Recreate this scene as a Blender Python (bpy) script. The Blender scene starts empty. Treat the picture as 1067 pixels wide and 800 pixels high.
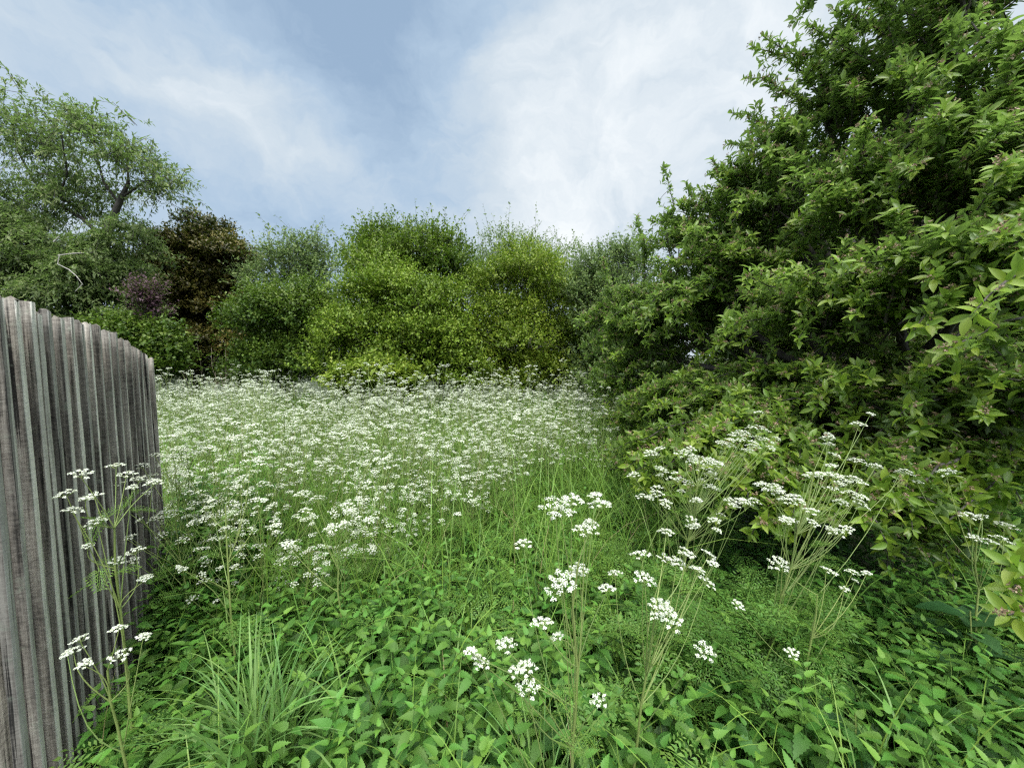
import bpy, math, random
import numpy as np
from mathutils import Vector, Matrix
R = math.radians
random.seed(7)
rng = np.random.default_rng(7)
S = bpy.context.scene
COL = S.collection

# ------------------------------------------------------------------ camera
EYE = 1.70
PITCH = 4.15
cam_d = bpy.data.cameras.new("camera")
cam = bpy.data.objects.new("camera", cam_d)
COL.objects.link(cam)
cam.location = (0, 0, EYE)
cam.rotation_euler = (R(90 - PITCH), 0, 0)
cam_d.sensor_width = 36
cam_d.lens = 36 * 400 / 1067
cam_d.clip_start = 0.02
cam_d.clip_end = 800
S.camera = cam
CM = cam.rotation_euler.to_matrix()

def at(px, py, Y):
    """pixel of the photograph + distance ahead (world y) -> world point"""
    d = CM @ Vector(((px - 533.5) / 400, (400 - py) / 400, -1))
    d *= Y / d.y
    return np.array((d.x, d.y, d.z + EYE))

# ------------------------------------------------------------------ light
SUN_EL, SUN_AZ = 48, 172          # azimuth clockwise from +y: behind the camera, slightly to the right
sun_d = bpy.data.lights.new("sun", 'SUN')
sun = bpy.data.objects.new("sun", sun_d)
COL.objects.link(sun)
sun_d.energy = 1.5
sun_d.angle = R(15)
sun_d.color = (1.0, 0.96, 0.9)
sd = Vector((math.sin(R(SUN_AZ)) * math.cos(R(SUN_EL)), math.cos(R(SUN_AZ)) * math.cos(R(SUN_EL)), math.sin(R(SUN_EL))))
sun.rotation_euler = sd.to_track_quat('Z', 'Y').to_euler()

S.view_settings.view_transform = 'Standard'
S.view_settings.look = 'None'
S.view_settings.gamma = 1
S.view_settings.exposure = 0.72
S.cycles.use_denoising = False
S.cycles.filter_width = 1.3
S.cycles.max_bounces = 14
S.cycles.diffuse_bounces = 9
S.view_settings.use_curve_mapping = False

# ------------------------------------------------------------------ node helpers
def lin(r, g, b):
    f = lambda c: (c / 255 / 12.92) if c / 255 <= 0.04045 else ((c / 255 + 0.055) / 1.055) ** 2.4
    return (f(r), f(g), f(b), 1)

class NT:
    def __init__(s, tree):
        s.t = tree
        s.n = tree.nodes
        s.n.clear()
    def node(s, typ, **kw):
        x = s.n.new(typ)
        for k, v in kw.items():
            setattr(x, k, v)
        return x
    def link(s, a, b):
        s.t.links.new(a, b)
    def put(s, sock, v):
        if isinstance(v, bpy.types.NodeSocket):
            s.link(v, sock)
        else:
            sock.default_value = v
    def math(s, op, a, b=0.0, c=None, clamp=False):
        x = s.node('ShaderNodeMath', operation=op, use_clamp=clamp)
        s.put(x.inputs[0], a)
        s.put(x.inputs[1], b)
        if c is not None:
            s.put(x.inputs[2], c)
        return x.outputs[0]
    def mix(s, f, a, b, blend='MIX'):
        x = s.node('ShaderNodeMix', data_type='RGBA', blend_type=blend)
        s.put(x.inputs[0], f)
        s.put(x.inputs[6], a)
        s.put(x.inputs[7], b)
        return x.outputs[2]
    def noise(s, vec, scale, detail=3, rough=0.5, dist=0.0):
        x = s.node('ShaderNodeTexNoise')
        if vec is not None:
            s.link(vec, x.inputs['Vector'])
        x.inputs['Scale'].default_value = scale
        x.inputs['Detail'].default_value = detail
        x.inputs['Roughness'].default_value = rough
        x.inputs['Distortion'].default_value = dist
        return x
    def ramp(s, f, stops):
        x = s.node('ShaderNodeValToRGB')
        s.put(x.inputs[0], f)
        e = x.color_ramp.elements
        while len(e) < len(stops):
            e.new(0.5)
        for k, (p, c) in enumerate(stops):
            e[k].position = p
            e[k].color = c
        return x.outputs[0]
    def mapping(s, vec, scale=(1, 1, 1), loc=(0, 0, 0)):
        x = s.node('ShaderNodeMapping')
        s.link(vec, x.inputs[0])
        s.put(x.inputs['Scale'], scale)
        s.put(x.inputs['Location'], loc)
        return x.outputs[0]

# ------------------------------------------------------------------ sky
world = bpy.data.worlds.new("World")
S.world = world
world.use_nodes = True
w = NT(world.node_tree)
tc = w.node('ShaderNodeTexCoord')
dirv = tc.outputs['Generated']
sky = w.node('ShaderNodeTexSky', sky_type='NISHITA')
sky.sun_disc = False
sky.sun_elevation = R(SUN_EL)
sky.sun_rotation = R(SUN_AZ)
# cloud cover: soft patches of thick and thin cloud, warped by noise
wn = w.noise(dirv, 2.6, 6, 0.6)
ws = w.node('ShaderNodeVectorMath', operation='MULTIPLY_ADD')
w.link(wn.outputs['Color'], ws.inputs[0])
ws.inputs[1].default_value = (0.34,) * 3
ws.inputs[2].default_value = (-0.17,) * 3
wa = w.node('ShaderNodeVectorMath', operation='ADD')
w.link(dirv, wa.inputs[0])
w.link(ws.outputs[0], wa.inputs[1])
wnrm = w.node('ShaderNodeVectorMath', operation='NORMALIZE')
w.link(wa.outputs[0], wnrm.inputs[0])
wdir = wnrm.outputs[0]
def blob(px, py, k, wt):
    d = Vector(at(px, py, 1.0)) - Vector((0, 0, EYE))
    d.normalize()
    x = w.node('ShaderNodeVectorMath', operation='DOT_PRODUCT')
    w.link(wdir, x.inputs[0])
    x.inputs[1].default_value = d
    e = w.math('EXPONENT', w.math('MULTIPLY', w.math('SUBTRACT', x.outputs['Value'], 1.0), k))
    return w.math('MULTIPLY', e, wt)
acc = 0.56
for b in [(395, 30, 40, -0.24), (425, 95, 50, -0.24), (330, 20, 30, -0.16), (180, 45, 30, -0.20), (60, 40, 30, -0.1), (240, 200, 50, -0.26),
          (330, 215, 80, -0.22), (450, 228, 150, -0.12), (240, 110, 90, 0.36), (290, 145, 110, 0.3), (370, 175, 120, 0.24),
          (560, 130, 60, 0.30), (540, 40, 40, 0.04), (660, 150, 40, 0.16), (640, 60, 60, -0.06), (760, 20, 60, 0.1), (30, 90, 60, 0.1), (600, 235, 150, 0.12), (120, 120, 70, 0.05)]:
    acc = w.math('ADD', acc, blob(*b))
cn1 = w.noise(w.mapping(wdir, (1, 1, 1.7)), 3.2, 8, 0.6, 0.5)
cn2 = w.noise(w.mapping(wdir, (1, 1, 2.4)), 7.5, 8, 0.62, 0.3)
acc = w.math('ADD', acc, w.math('MULTIPLY', w.math('SUBTRACT', cn1.outputs[0], 0.5), 0.95))
acc = w.math('ADD', acc, w.math('MULTIPLY', w.math('SUBTRACT', cn2.outputs[0], 0.5), 0.42), clamp=True)
cloud = w.ramp(acc, [(0.0, lin(152, 177, 204)), (0.3, lin(176, 198, 220)), (0.6, lin(205, 218, 229)), (1.0, lin(242, 247, 250))])
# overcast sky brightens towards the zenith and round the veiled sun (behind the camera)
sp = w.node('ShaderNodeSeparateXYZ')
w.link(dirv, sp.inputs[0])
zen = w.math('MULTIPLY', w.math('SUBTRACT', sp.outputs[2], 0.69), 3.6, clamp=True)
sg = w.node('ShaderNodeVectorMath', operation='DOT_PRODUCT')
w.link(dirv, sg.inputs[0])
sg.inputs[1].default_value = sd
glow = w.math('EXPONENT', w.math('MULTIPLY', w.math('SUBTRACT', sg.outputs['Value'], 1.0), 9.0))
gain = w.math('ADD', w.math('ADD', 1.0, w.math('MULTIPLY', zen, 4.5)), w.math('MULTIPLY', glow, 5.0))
# the thick cover overhead is neutral grey-white
cloud = w.mix(w.math('MULTIPLY', w.math('SUBTRACT', sp.outputs[2], 0.70), 5.0, clamp=True), cloud, (0.86, 0.83, 0.76, 1))
cl10 = w.mix(1.0, cloud, (6.5, 6.5, 6.5, 1), 'MULTIPLY')
mx = w.mix(w.math('ADD', 0.94, w.math('MULTIPLY', acc, 0.06), clamp=True), sky.outputs[0], cl10)
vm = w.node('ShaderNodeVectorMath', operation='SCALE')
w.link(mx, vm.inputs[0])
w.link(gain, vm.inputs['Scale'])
bg = w.node('ShaderNodeBackground')
bg.inputs['Strength'].default_value = 0.1
w.link(vm.outputs[0], bg.inputs['Color'])
wo = w.node('ShaderNodeOutputWorld')
w.link(bg.outputs[0], wo.inputs[0])

# ------------------------------------------------------------------ materials
def new_mat(name):
    m = bpy.data.materials.new(name)
    m.use_nodes = True
    return m, NT(m.node_tree)

def leaf_mat(name, old, young, under=None, trans=0.3, rough=0.5, var=0.35, spec=0.35, dry=None):
    """old / young: the colour of full-grown and of fresh leaves (tint 0..1); small chance of a dry one"""
    m, t = new_mat(name)
    a = t.node('ShaderNodeAttribute', attribute_name='tint')
    g = t.node('ShaderNodeNewGeometry')
    oi = t.node('ShaderNodeObjectInfo')
    rnd = g.outputs['Random Per Island']
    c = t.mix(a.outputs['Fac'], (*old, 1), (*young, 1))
    v = t.math('ADD', 1 - var / 2, t.math('MULTIPLY', rnd, var))
    v = t.math('MULTIPLY', v, t.math('ADD', 0.9, t.math('MULTIPLY', oi.outputs['Random'], 0.2)))
    hsv = t.node('ShaderNodeHueSaturation')
    t.link(c, hsv.inputs['Color'])
    t.link(v, hsv.inputs['Value'])
    t.link(t.math('ADD', 0.485, t.math('MULTIPLY', t.math('FRACT', t.math('MULTIPLY', rnd, 17.3)), 0.03)), hsv.inputs['Hue'])
    c = hsv.outputs[0]
    if dry:
        c = t.mix(t.math('GREATER_THAN', t.math('FRACT', t.math('MULTIPLY', rnd, 53.7)), 0.975), c, (*dry, 1))
    if under:
        c = t.mix(g.outputs['Backfacing'], c, (*under, 1))
    p = t.node('ShaderNodeBsdfPrincipled')
    t.link(c, p.inputs['Base Color'])
    p.inputs['Roughness'].default_value = rough
    p.inputs['Specular IOR Level'].default_value = spec
    tr = t.node('ShaderNodeBsdfTranslucent')
    t.link(t.mix(0.5, c, (0.22, 0.42, 0.04, 1)), tr.inputs['Color'])
    ms = t.node('ShaderNodeMixShader')
    ms.inputs[0].default_value = trans
    t.link(p.outputs[0], ms.inputs[1])
    t.link(tr.outputs[0], ms.inputs[2])
    o = t.node('ShaderNodeOutputMaterial')
    t.link(ms.outputs[0], o.inputs[0])
    return m

def bark_mat(name, c1, c2, scale=30):
    m, t = new_mat(name)
    tcn = t.node('ShaderNodeTexCoord')
    n = t.noise(t.mapping(tcn.outputs['Object'], (1, 1, 0.35)), scale, 5, 0.6)
    p = t.node('ShaderNodeBsdfPrincipled')
    t.link(t.ramp(n.outputs[0], [(0.3, (*c1, 1)), (0.7, (*c2, 1))]), p.inputs['Base Color'])
    p.inputs['Roughness'].default_value = 0.85
    b = t.node('ShaderNodeBump')
    b.inputs['Strength'].default_value = 0.5
    b.inputs['Distance'].default_value = 0.01
    t.link(n.outputs[0], b.inputs['Height'])
    t.link(b.outputs[0], p.inputs['Normal'])
    o = t.node('ShaderNodeOutputMaterial')
    t.link(p.outputs[0], o.inputs[0])
    return m

def soil_mat():
    m, t = new_mat("soil_and_litter")
    tcn = t.node('ShaderNodeTexCoord')
    n = t.noise(tcn.outputs['Object'], 9, 8, 0.65)
    n2 = t.noise(tcn.outputs['Object'], 0.7, 4, 0.6)
    c = t.ramp(n.outputs[0], [(0.25, (0.012, 0.014, 0.006, 1)), (0.55, (0.03, 0.036, 0.014, 1)), (0.8, (0.06, 0.06, 0.025, 1))])
    c = t.mix(t.math('MULTIPLY', n2.outputs[0], 0.7), c, (0.03, 0.055, 0.014, 1))
    p = t.node('ShaderNodeBsdfPrincipled')
    t.link(c, p.inputs['Base Color'])
    p.inputs['Roughness'].default_value = 0.95
    o = t.node('ShaderNodeOutputMaterial')
    t.link(p.outputs[0], o.inputs[0])
    return m

def fence_mat():
    m, t = new_mat("weathered_wood")
    tcn = t.node('ShaderNodeTexCoord')
    oi = t.node('ShaderNodeObjectInfo')
    off = t.node('ShaderNodeCombineXYZ')
    for k, f in enumerate((13.0, 29.0, 7.0)):
        t.link(t.math('MULTIPLY', oi.outputs['Random'], f), off.inputs[k])
    ad = t.node('ShaderNodeVectorMath', operation='ADD')
    t.link(tcn.outputs['Object'], ad.inputs[0])
    t.link(off.outputs[0], ad.inputs[1])
    v = ad.outputs[0]
    grain = t.noise(t.mapping(v, (1, 1, 0.03)), 85, 7, 0.68)
    wide = t.noise(t.mapping(v, (1, 1, 0.12)), 14, 5, 0.6)
    saw = t.noise(t.mapping(v, (0.3, 0.3, 1)), 120, 4, 0.65, 0.6)
    blot = t.noise(v, 5, 5, 0.65)
    lich = t.noise(v, 22, 6, 0.7)
    sawm = t.math('MULTIPLY', saw.outputs[0], t.math('MULTIPLY', blot.outputs[0], 0.5))
    h = t.math('ADD', t.math('MULTIPLY', grain.outputs[0], 0.55), sawm)
    h = t.math('ADD', h, t.math('MULTIPLY', wide.outputs[0], 0.36))
    crack = t.noise(t.mapping(v, (1, 1, 0.02)), 55, 3, 0.55, 0.4)
    h = t.math('SUBTRACT', h, t.math('MULTIPLY', t.math('SUBTRACT', crack.outputs[0], 0.60), 3.0, clamp=True))
    c = t.ramp(h, [(0.42, (0.010, 0.0098, 0.0095, 1)), (0.49, (0.062, 0.058, 0.053, 1)), (0.57, (0.185, 0.172, 0.155, 1)), (0.68, (0.35, 0.335, 0.305, 1))])
    c = t.mix(t.math('MULTIPLY', t.math('SUBTRACT', blot.outputs[0], 0.42), 2.2, clamp=True), c, (0.055, 0.052, 0.05, 1))
    lm = t.math('MULTIPLY', t.math('SUBTRACT', lich.outputs[0], 0.56), 5.0, clamp=True)
    at_e = t.node('ShaderNodeAttribute', attribute_name='tint')       # paler right-hand edge of the board
    c = t.mix(t.math('MULTIPLY', lm, 0.5), c, (0.27, 0.32, 0.26, 1))
    bl = t.math('MULTIPLY', at_e.outputs['Fac'], t.math('ADD', 0.45, t.math('MULTIPLY', wide.outputs[0], 0.9)), clamp=True)
    c = t.mix(bl, c, t.ramp(h, [(0.40, (0.20, 0.205, 0.19, 1)), (0.52, (0.34, 0.352, 0.335, 1)), (0.66, (0.46, 0.475, 0.45, 1))]))
    c = t.mix(1.0, c, t.ramp(oi.outputs['Random'], [(0, (0.62, 0.61, 0.60, 1)), (1, (1.3, 1.27, 1.22, 1))]), 'MULTIPLY')
    p = t.node('ShaderNodeBsdfPrincipled')
    t.link(c, p.inputs['Base Color'])
    p.inputs['Roughness'].default_value = 0.9
    p.inputs['Specular IOR Level'].default_value = 0.2
    b = t.node('ShaderNodeBump')
    b.inputs['Strength'].default_value = 0.8
    b.inputs['Distance'].default_value = 0.004
    t.link(h, b.inputs['Height'])
    t.link(b.outputs[0], p.inputs['Normal'])
    o = t.node('ShaderNodeOutputMaterial')
    t.link(p.outputs[0], o.inputs[0])
    return m

M = {
 'nettle': leaf_mat("nettle_leaf", (0.036, 0.106, 0.018), (0.118, 0.26, 0.038), under=(0.08, 0.16, 0.05), trans=0.3, rough=0.5),
 'fern': leaf_mat("parsley_leaf", (0.06, 0.145, 0.024), (0.15, 0.27, 0.045), trans=0.3),
 'stem': leaf_mat("parsley_stem", (0.13, 0.19, 0.05), (0.26, 0.33, 0.11), trans=0.05),
 'white': leaf_mat("white_petals", (0.56, 0.60, 0.44), (0.80, 0.82, 0.77), trans=0.2, rough=0.7, var=0.25, spec=0.1),
 'grass': leaf_mat("grass_blade", (0.08, 0.17, 0.025), (0.20, 0.34, 0.06), trans=0.3, rough=0.45, dry=(0.3, 0.26, 0.13)),
 'tuft': leaf_mat("broad_grass_blade", (0.07, 0.17, 0.04), (0.20, 0.36, 0.10), trans=0.3, rough=0.45),
 'apple': leaf_mat("apple_leaf", (0.090, 0.165, 0.020), (0.29, 0.42, 0.045), under=(0.18, 0.26, 0.085), trans=0.42, rough=0.38, spec=0.5),
 'calyx': leaf_mat("spent_blossom", (0.16, 0.10, 0.055), (0.34, 0.25, 0.17), trans=0.1, var=0.5),
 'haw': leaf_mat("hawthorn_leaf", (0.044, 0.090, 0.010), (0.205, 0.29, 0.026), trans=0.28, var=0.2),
 'haw_dark': leaf_mat("dark_hawthorn_leaf", (0.034, 0.075, 0.010), (0.15, 0.215, 0.024), trans=0.25, var=0.2),  # deeper green foliage of the low hawthorn and the other dark bushes
 'haw_yellow': leaf_mat("yellow_hawthorn_leaf", (0.080, 0.130, 0.012), (0.24, 0.31, 0.028), trans=0.3, var=0.2),
 'willow': leaf_mat("willow_leaf", (0.075, 0.108, 0.033), (0.20, 0.245, 0.085), under=(0.15, 0.19, 0.10), trans=0.38),
 'oak': leaf_mat("holm_oak_leaf", (0.030, 0.036, 0.010), (0.22, 0.18, 0.042), trans=0.1, rough=0.4),
 'purple': leaf_mat("purple_leaf", (0.045, 0.018, 0.03), (0.11, 0.05, 0.075), trans=0.2),
 'pale': leaf_mat("pale_green_leaf", (0.085, 0.14, 0.032), (0.22, 0.29, 0.085), under=(0.2, 0.25, 0.15), trans=0.28, var=0.2),
 'dock': leaf_mat("broad_dark_leaf", (0.018, 0.062, 0.020), (0.05, 0.13, 0.045), trans=0.2, rough=0.4),
 'bark': bark_mat("grey_brown_bark", (0.025, 0.021, 0.017), (0.10, 0.09, 0.075)),
 'bark_dark': bark_mat("dark_bark", (0.012, 0.011, 0.009), (0.055, 0.048, 0.04)),
 'twig': bark_mat("bleached_twig", (0.22, 0.21, 0.18), (0.48, 0.46, 0.42)),
 'stalk': bark_mat("dead_stalk", (0.13, 0.105, 0.07), (0.30, 0.25, 0.18)),
 'soil': soil_mat(),
 'fence': fence_mat(),
}

# ------------------------------------------------------------------ mesh helpers
def nrm(v):
    return v / np.maximum(np.linalg.norm(v, axis=-1, keepdims=True), 1e-9)

class Geo:
    """collects quads; build() links them as ONE mesh object"""
    def __init__(s):
        s.V, s.F, s.T, s.MI, s.n = [], [], [], [], 0
    def add(s, V, F, tint=0.5, mi=0):
        V = np.asarray(V, float)
        F = np.asarray(F, int)
        s.V.append(V)
        s.F.append(F + s.n)
        s.T.append(np.full(len(V), tint) if np.isscalar(tint) else np.asarray(tint, float))
        s.MI.append(np.full(len(F), mi))
        s.n += len(V)
    def batch(s, tpl, pos, d, up, scale, tint=None, mi=0):
        """copies of a template lying along d with its face turned to up"""
        tv, tf = tpl
        N = len(pos)
        if N == 0:
            return
        d = nrm(np.asarray(d, float))
        z = np.asarray(up, float) - (np.sum(up * d, 1)[:, None]) * d
        z = nrm(z + 1e-6)
        y = np.cross(z, d)
        Rm = np.stack([d, y, z], 2)
        sc = np.asarray(scale, float)
        sc = sc[:, None, None] if sc.ndim == 1 else sc[:, None, :]
        V = np.einsum('nij,nkj->nki', Rm, tv[None] * sc) + np.asarray(pos)[:, None]
        F = tf[None] + (np.arange(N) * len(tv))[:, None, None]
        t = np.full(N, 0.5) if tint is None else np.asarray(tint, float)
        s.add(V.reshape(-1, 3), F.reshape(-1, 4), np.repeat(np.clip(t, 0, 1), len(tv)), mi)
    def tube(s, P, r, k=5, tint=0.4, mi=0):
        P = np.asarray(P, float)
        n = len(P)
        r = np.full(n, r) if np.isscalar(r) else np.asarray(r, float)
        T = nrm(np.gradient(P, axis=0))
        ref = np.array([0.31, 0.17, 0.93]) if abs(T[0][2]) < 0.8 else np.array([0.95, 0.2, 0.1])
        A = nrm(np.cross(T, ref))
        B = np.cross(T, A)
        a = np.arange(k) * 2 * np.pi / k
        V = P[:, None] + r[:, None, None] * (np.cos(a)[None, :, None] * A[:, None] + np.sin(a)[None, :, None] * B[:, None])
        i, j = np.meshgrid(np.arange(n - 1), np.arange(k), indexing='ij')
        F = np.stack([i * k + j, i * k + (j + 1) % k, (i + 1) * k + (j + 1) % k, (i + 1) * k + j], -1).reshape(-1, 4)
        s.add(V.reshape(-1, 3), F, tint, mi)
    def mesh(s, name, mats):
        V = np.concatenate(s.V)
        F = np.concatenate(s.F)
        me = bpy.data.meshes.new(name)
        me.vertices.add(len(V))
        me.vertices.foreach_set('co', V.astype(np.float32).ravel())
        me.loops.add(len(F) * 4)
        me.loops.foreach_set('vertex_index', F.astype(np.int32).ravel())
        me.polygons.add(len(F))
        me.polygons.foreach_set('loop_start', (np.arange(len(F)) * 4).astype(np.int32))
        me.polygons.foreach_set('material_index', np.concatenate(s.MI).astype(np.int32))
        me.update(calc_edges=True)
        a = me.attributes.new('tint', 'FLOAT', 'POINT')
        a.data.foreach_set('value', np.concatenate(s.T).astype(np.float32))
        for m in (mats if isinstance(mats, (list, tuple)) else [mats]):
            me.materials.append(m)
        return me
    def build(s, name, mats, parent=None, loc=None):
        if not s.V:
            return None
        if loc is not None:                      # world vertices -> local to loc
            s.V = [v - np.asarray(loc) for v in s.V]
        me = s.mesh(name, mats)
        o = bpy.data.objects.new(name, me)
        COL.objects.link(o)
        if parent is not None:
            o.parent = parent
        elif loc is not None:
            o.location = loc
        return o

def tag(o, label=None, cat=None, group=None, kind=None):
    for k, v in (('label', label), ('category', cat), ('group', group), ('kind', kind)):
        if v:
            o[k] = v
    return o

def thing(name, label, cat, loc=(0, 0, 0), group=None):
    o = bpy.data.objects.new(name, None)
    COL.objects.link(o)
    o.location = loc
    o.empty_display_size = 0.1
    return tag(o, label, cat, group)

# leaf templates: along +x, width in y, face up +z
def leaf_tpl(ts, ws, fold=0.15, droop=0.2, wave=0.0):
    V, F = [], []
    for k, (t, wd) in enumerate(zip(ts, ws)):
        z = -droop * t * t
        e = wave * (1 if k % 2 else -1)
        V += [(t, -wd, z + fold * wd + e), (t, 0, z), (t, wd, z + fold * wd - e)]
    for k in range(len(ts) - 1):
        a = 3 * k
        F += [(a, a + 3, a + 4, a + 1), (a + 1, a + 4, a + 5, a + 2)]
    return np.array(V, float), np.array(F)

NT_T = [0, .05, .12, .17, .25, .30, .39, .44, .53, .58, .67, .72, .81, .86, .93, 1]
NT_W = [.02, .15, .24, .185, .265, .20, .25, .18, .205, .14, .15, .09, .09, .042, .03, .001]
L_NETTLE = leaf_tpl(NT_T, NT_W, 0.28, 0.26, 0.016)
L_NETTLE_LO = leaf_tpl([0, .15, .4, .7, 1], [.03, .23, .21, .10, .001], 0.3, 0.28)
L_APPLE = leaf_tpl([0, .14, .32, .52, .72, .88, 1], [.012, .11, .18, .195, .15, .07, .003], 0.5, 0.2)
L_DIAMOND = (np.array([(0, 0, 0), (.45, -.3, .07), (1, 0, -.1), (.45, .3, .07)]), np.array([(0, 1, 2, 3)]))
L_SLIM = (np.array([(0, 0, 0), (.4, -.13, .03), (1, 0, -.14), (.4, .13, .03)]), np.array([(0, 1, 2, 3)]))
L_PIN = (np.array([(0, 0, 0), (.5, -.17, .04), (1, 0, -.08), (.5, .17, .04)]), np.array([(0, 1, 2, 3)]))
L_HAW = leaf_tpl([0, .3, .62, 1], [.03, .27, .40, .12], 0.3, 0.25)
L_DOCK = leaf_tpl([0, .1, .25, .45, .65, .83, 1], [.02, .17, .26, .28, .23, .13, .005], 0.35, 0.3, 0.012)
L_FLORET = (np.array([(-.5, -.5, .0), (.5, -.5, .0), (.5, .5, .0), (-.5, .5, .0)]) , np.array([(0, 1, 2, 3)]))
def blade_tpl(n=7, w0=.5):
    ts = np.linspace(0, 1, n)
    V, F = [], []
    for t in ts:
        wd = w0 * (1 - t ** 2.2) * (0.6 + 0.4 * min(1, t * 4)) + .002
        V += [(t, -wd, 0), (t, wd, 0)]
    for k in range(n - 1):
        F.append((2 * k, 2 * k + 2, 2 * k + 3, 2 * k + 1))
    return np.array(V), np.array(F)

def fern_tpl():
    """one finely cut leaf: rachis with pinnae, each with small toothed pinnules"""
    P, D, Sx = [], [], []
    for k in range(7):
        t = 0.28 + 0.72 * k / 7
        plen = 0.36 * (1 - ((t - 0.28) / 0.80)) + 0.05
        for s_ in (-1, 1):
            ax = nrm(np.array((0.62, s_ * 0.95, 0.0)))
            m = max(3, int(7 * plen / 0.4))
            for q in range(m):
                u = (q + 0.6) / m * plen
                b = np.array((t, 0, 0)) + ax * u
                l2 = 0.115 * (1 - q / (m + 1)) * (0.5 + plen)
                for s2 in (-1, 1):
                    d = nrm(ax * 0.75 + s2 * np.array((-ax[1], ax[0], 0)) * 0.75)
                    P.append(b)
                    D.append(d)
                    Sx.append(l2)
            P.append(np.array((t, 0, 0)) + ax * plen * 0.88)
            D.append(ax)
            Sx.append(0.1)
    P, D, Sx = np.array(P), np.array(D), np.array(Sx)
    g = Geo()
    g.batch(L_PIN, P, D, np.tile((0, 0, 1.0), (len(P), 1)), Sx)
    g.add([(0, -.008, 0), (1, -.003, 0), (1, .003, 0), (0, .008, 0)], [(0, 1, 2, 3)])
    V = np.concatenate(g.V)
    F = np.concatenate(g.F)
    V[:, 2] += -0.32 * V[:, 0] ** 2 + 0.25 * np.abs(V[:, 1])
    V[:, 2] += 0.012 * np.sin(V[:, 0] * 40 + V[:, 1] * 25)
    return V, F
L_FERN = fern_tpl()

def rdir(n, r=rng):
    return nrm(r.normal(size=(n, 3)))

def curve(p0, p1, n=6, sag=0.0, wob=0.0, r=rng, bow=(0, 0, 1)):
    t = np.linspace(0, 1, n)[:, None]
    P = np.asarray(p0) * (1 - t) + np.asarray(p1) * t
    L = np.linalg.norm(np.asarray(p1) - np.asarray(p0))
    P = P + np.asarray(bow) * (sag * L * 4 * t * (1 - t))
    if wob:
        P[1:-1] += r.normal(size=(n - 2, 3)) * wob * L
    return P

# ------------------------------------------------------------------ ground
def gh(x, y):
    x = np.asarray(x, float)
    y = np.asarray(y, float)
    return -0.012 * np.clip(y, -5, 30) + 0.03 * np.sin(x * 1.3 + 0.5) * np.cos(y * 0.9) + 0.015 * np.sin(x * 3.7 + y * 2.9) \
        - 0.10 * np.exp(-((x + 1.9) ** 2 + (y - 1.6) ** 2) / 0.8)
xs = np.concatenate([np.linspace(-400, -16, 12), np.linspace(-15, 15, 91), np.linspace(16, 400, 12)])
ys = np.concatenate([np.linspace(-300, -7, 10), np.linspace(-6, 20, 79), np.linspace(21, 600, 14)])
X, Y = np.meshgrid(xs, ys, indexing='ij')
g = Geo()
i, j = np.meshgrid(np.arange(len(xs) - 1), np.arange(len(ys) - 1), indexing='ij')
W = len(ys)
g.add(np.stack([X, Y, gh(X, Y)], -1).reshape(-1, 3), np.stack([i * W + j, (i + 1) * W + j, (i + 1) * W + j + 1, i * W + j + 1], -1).reshape(-1, 4))
tag(g.build('ground', M['soil']), kind='structure')

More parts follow.
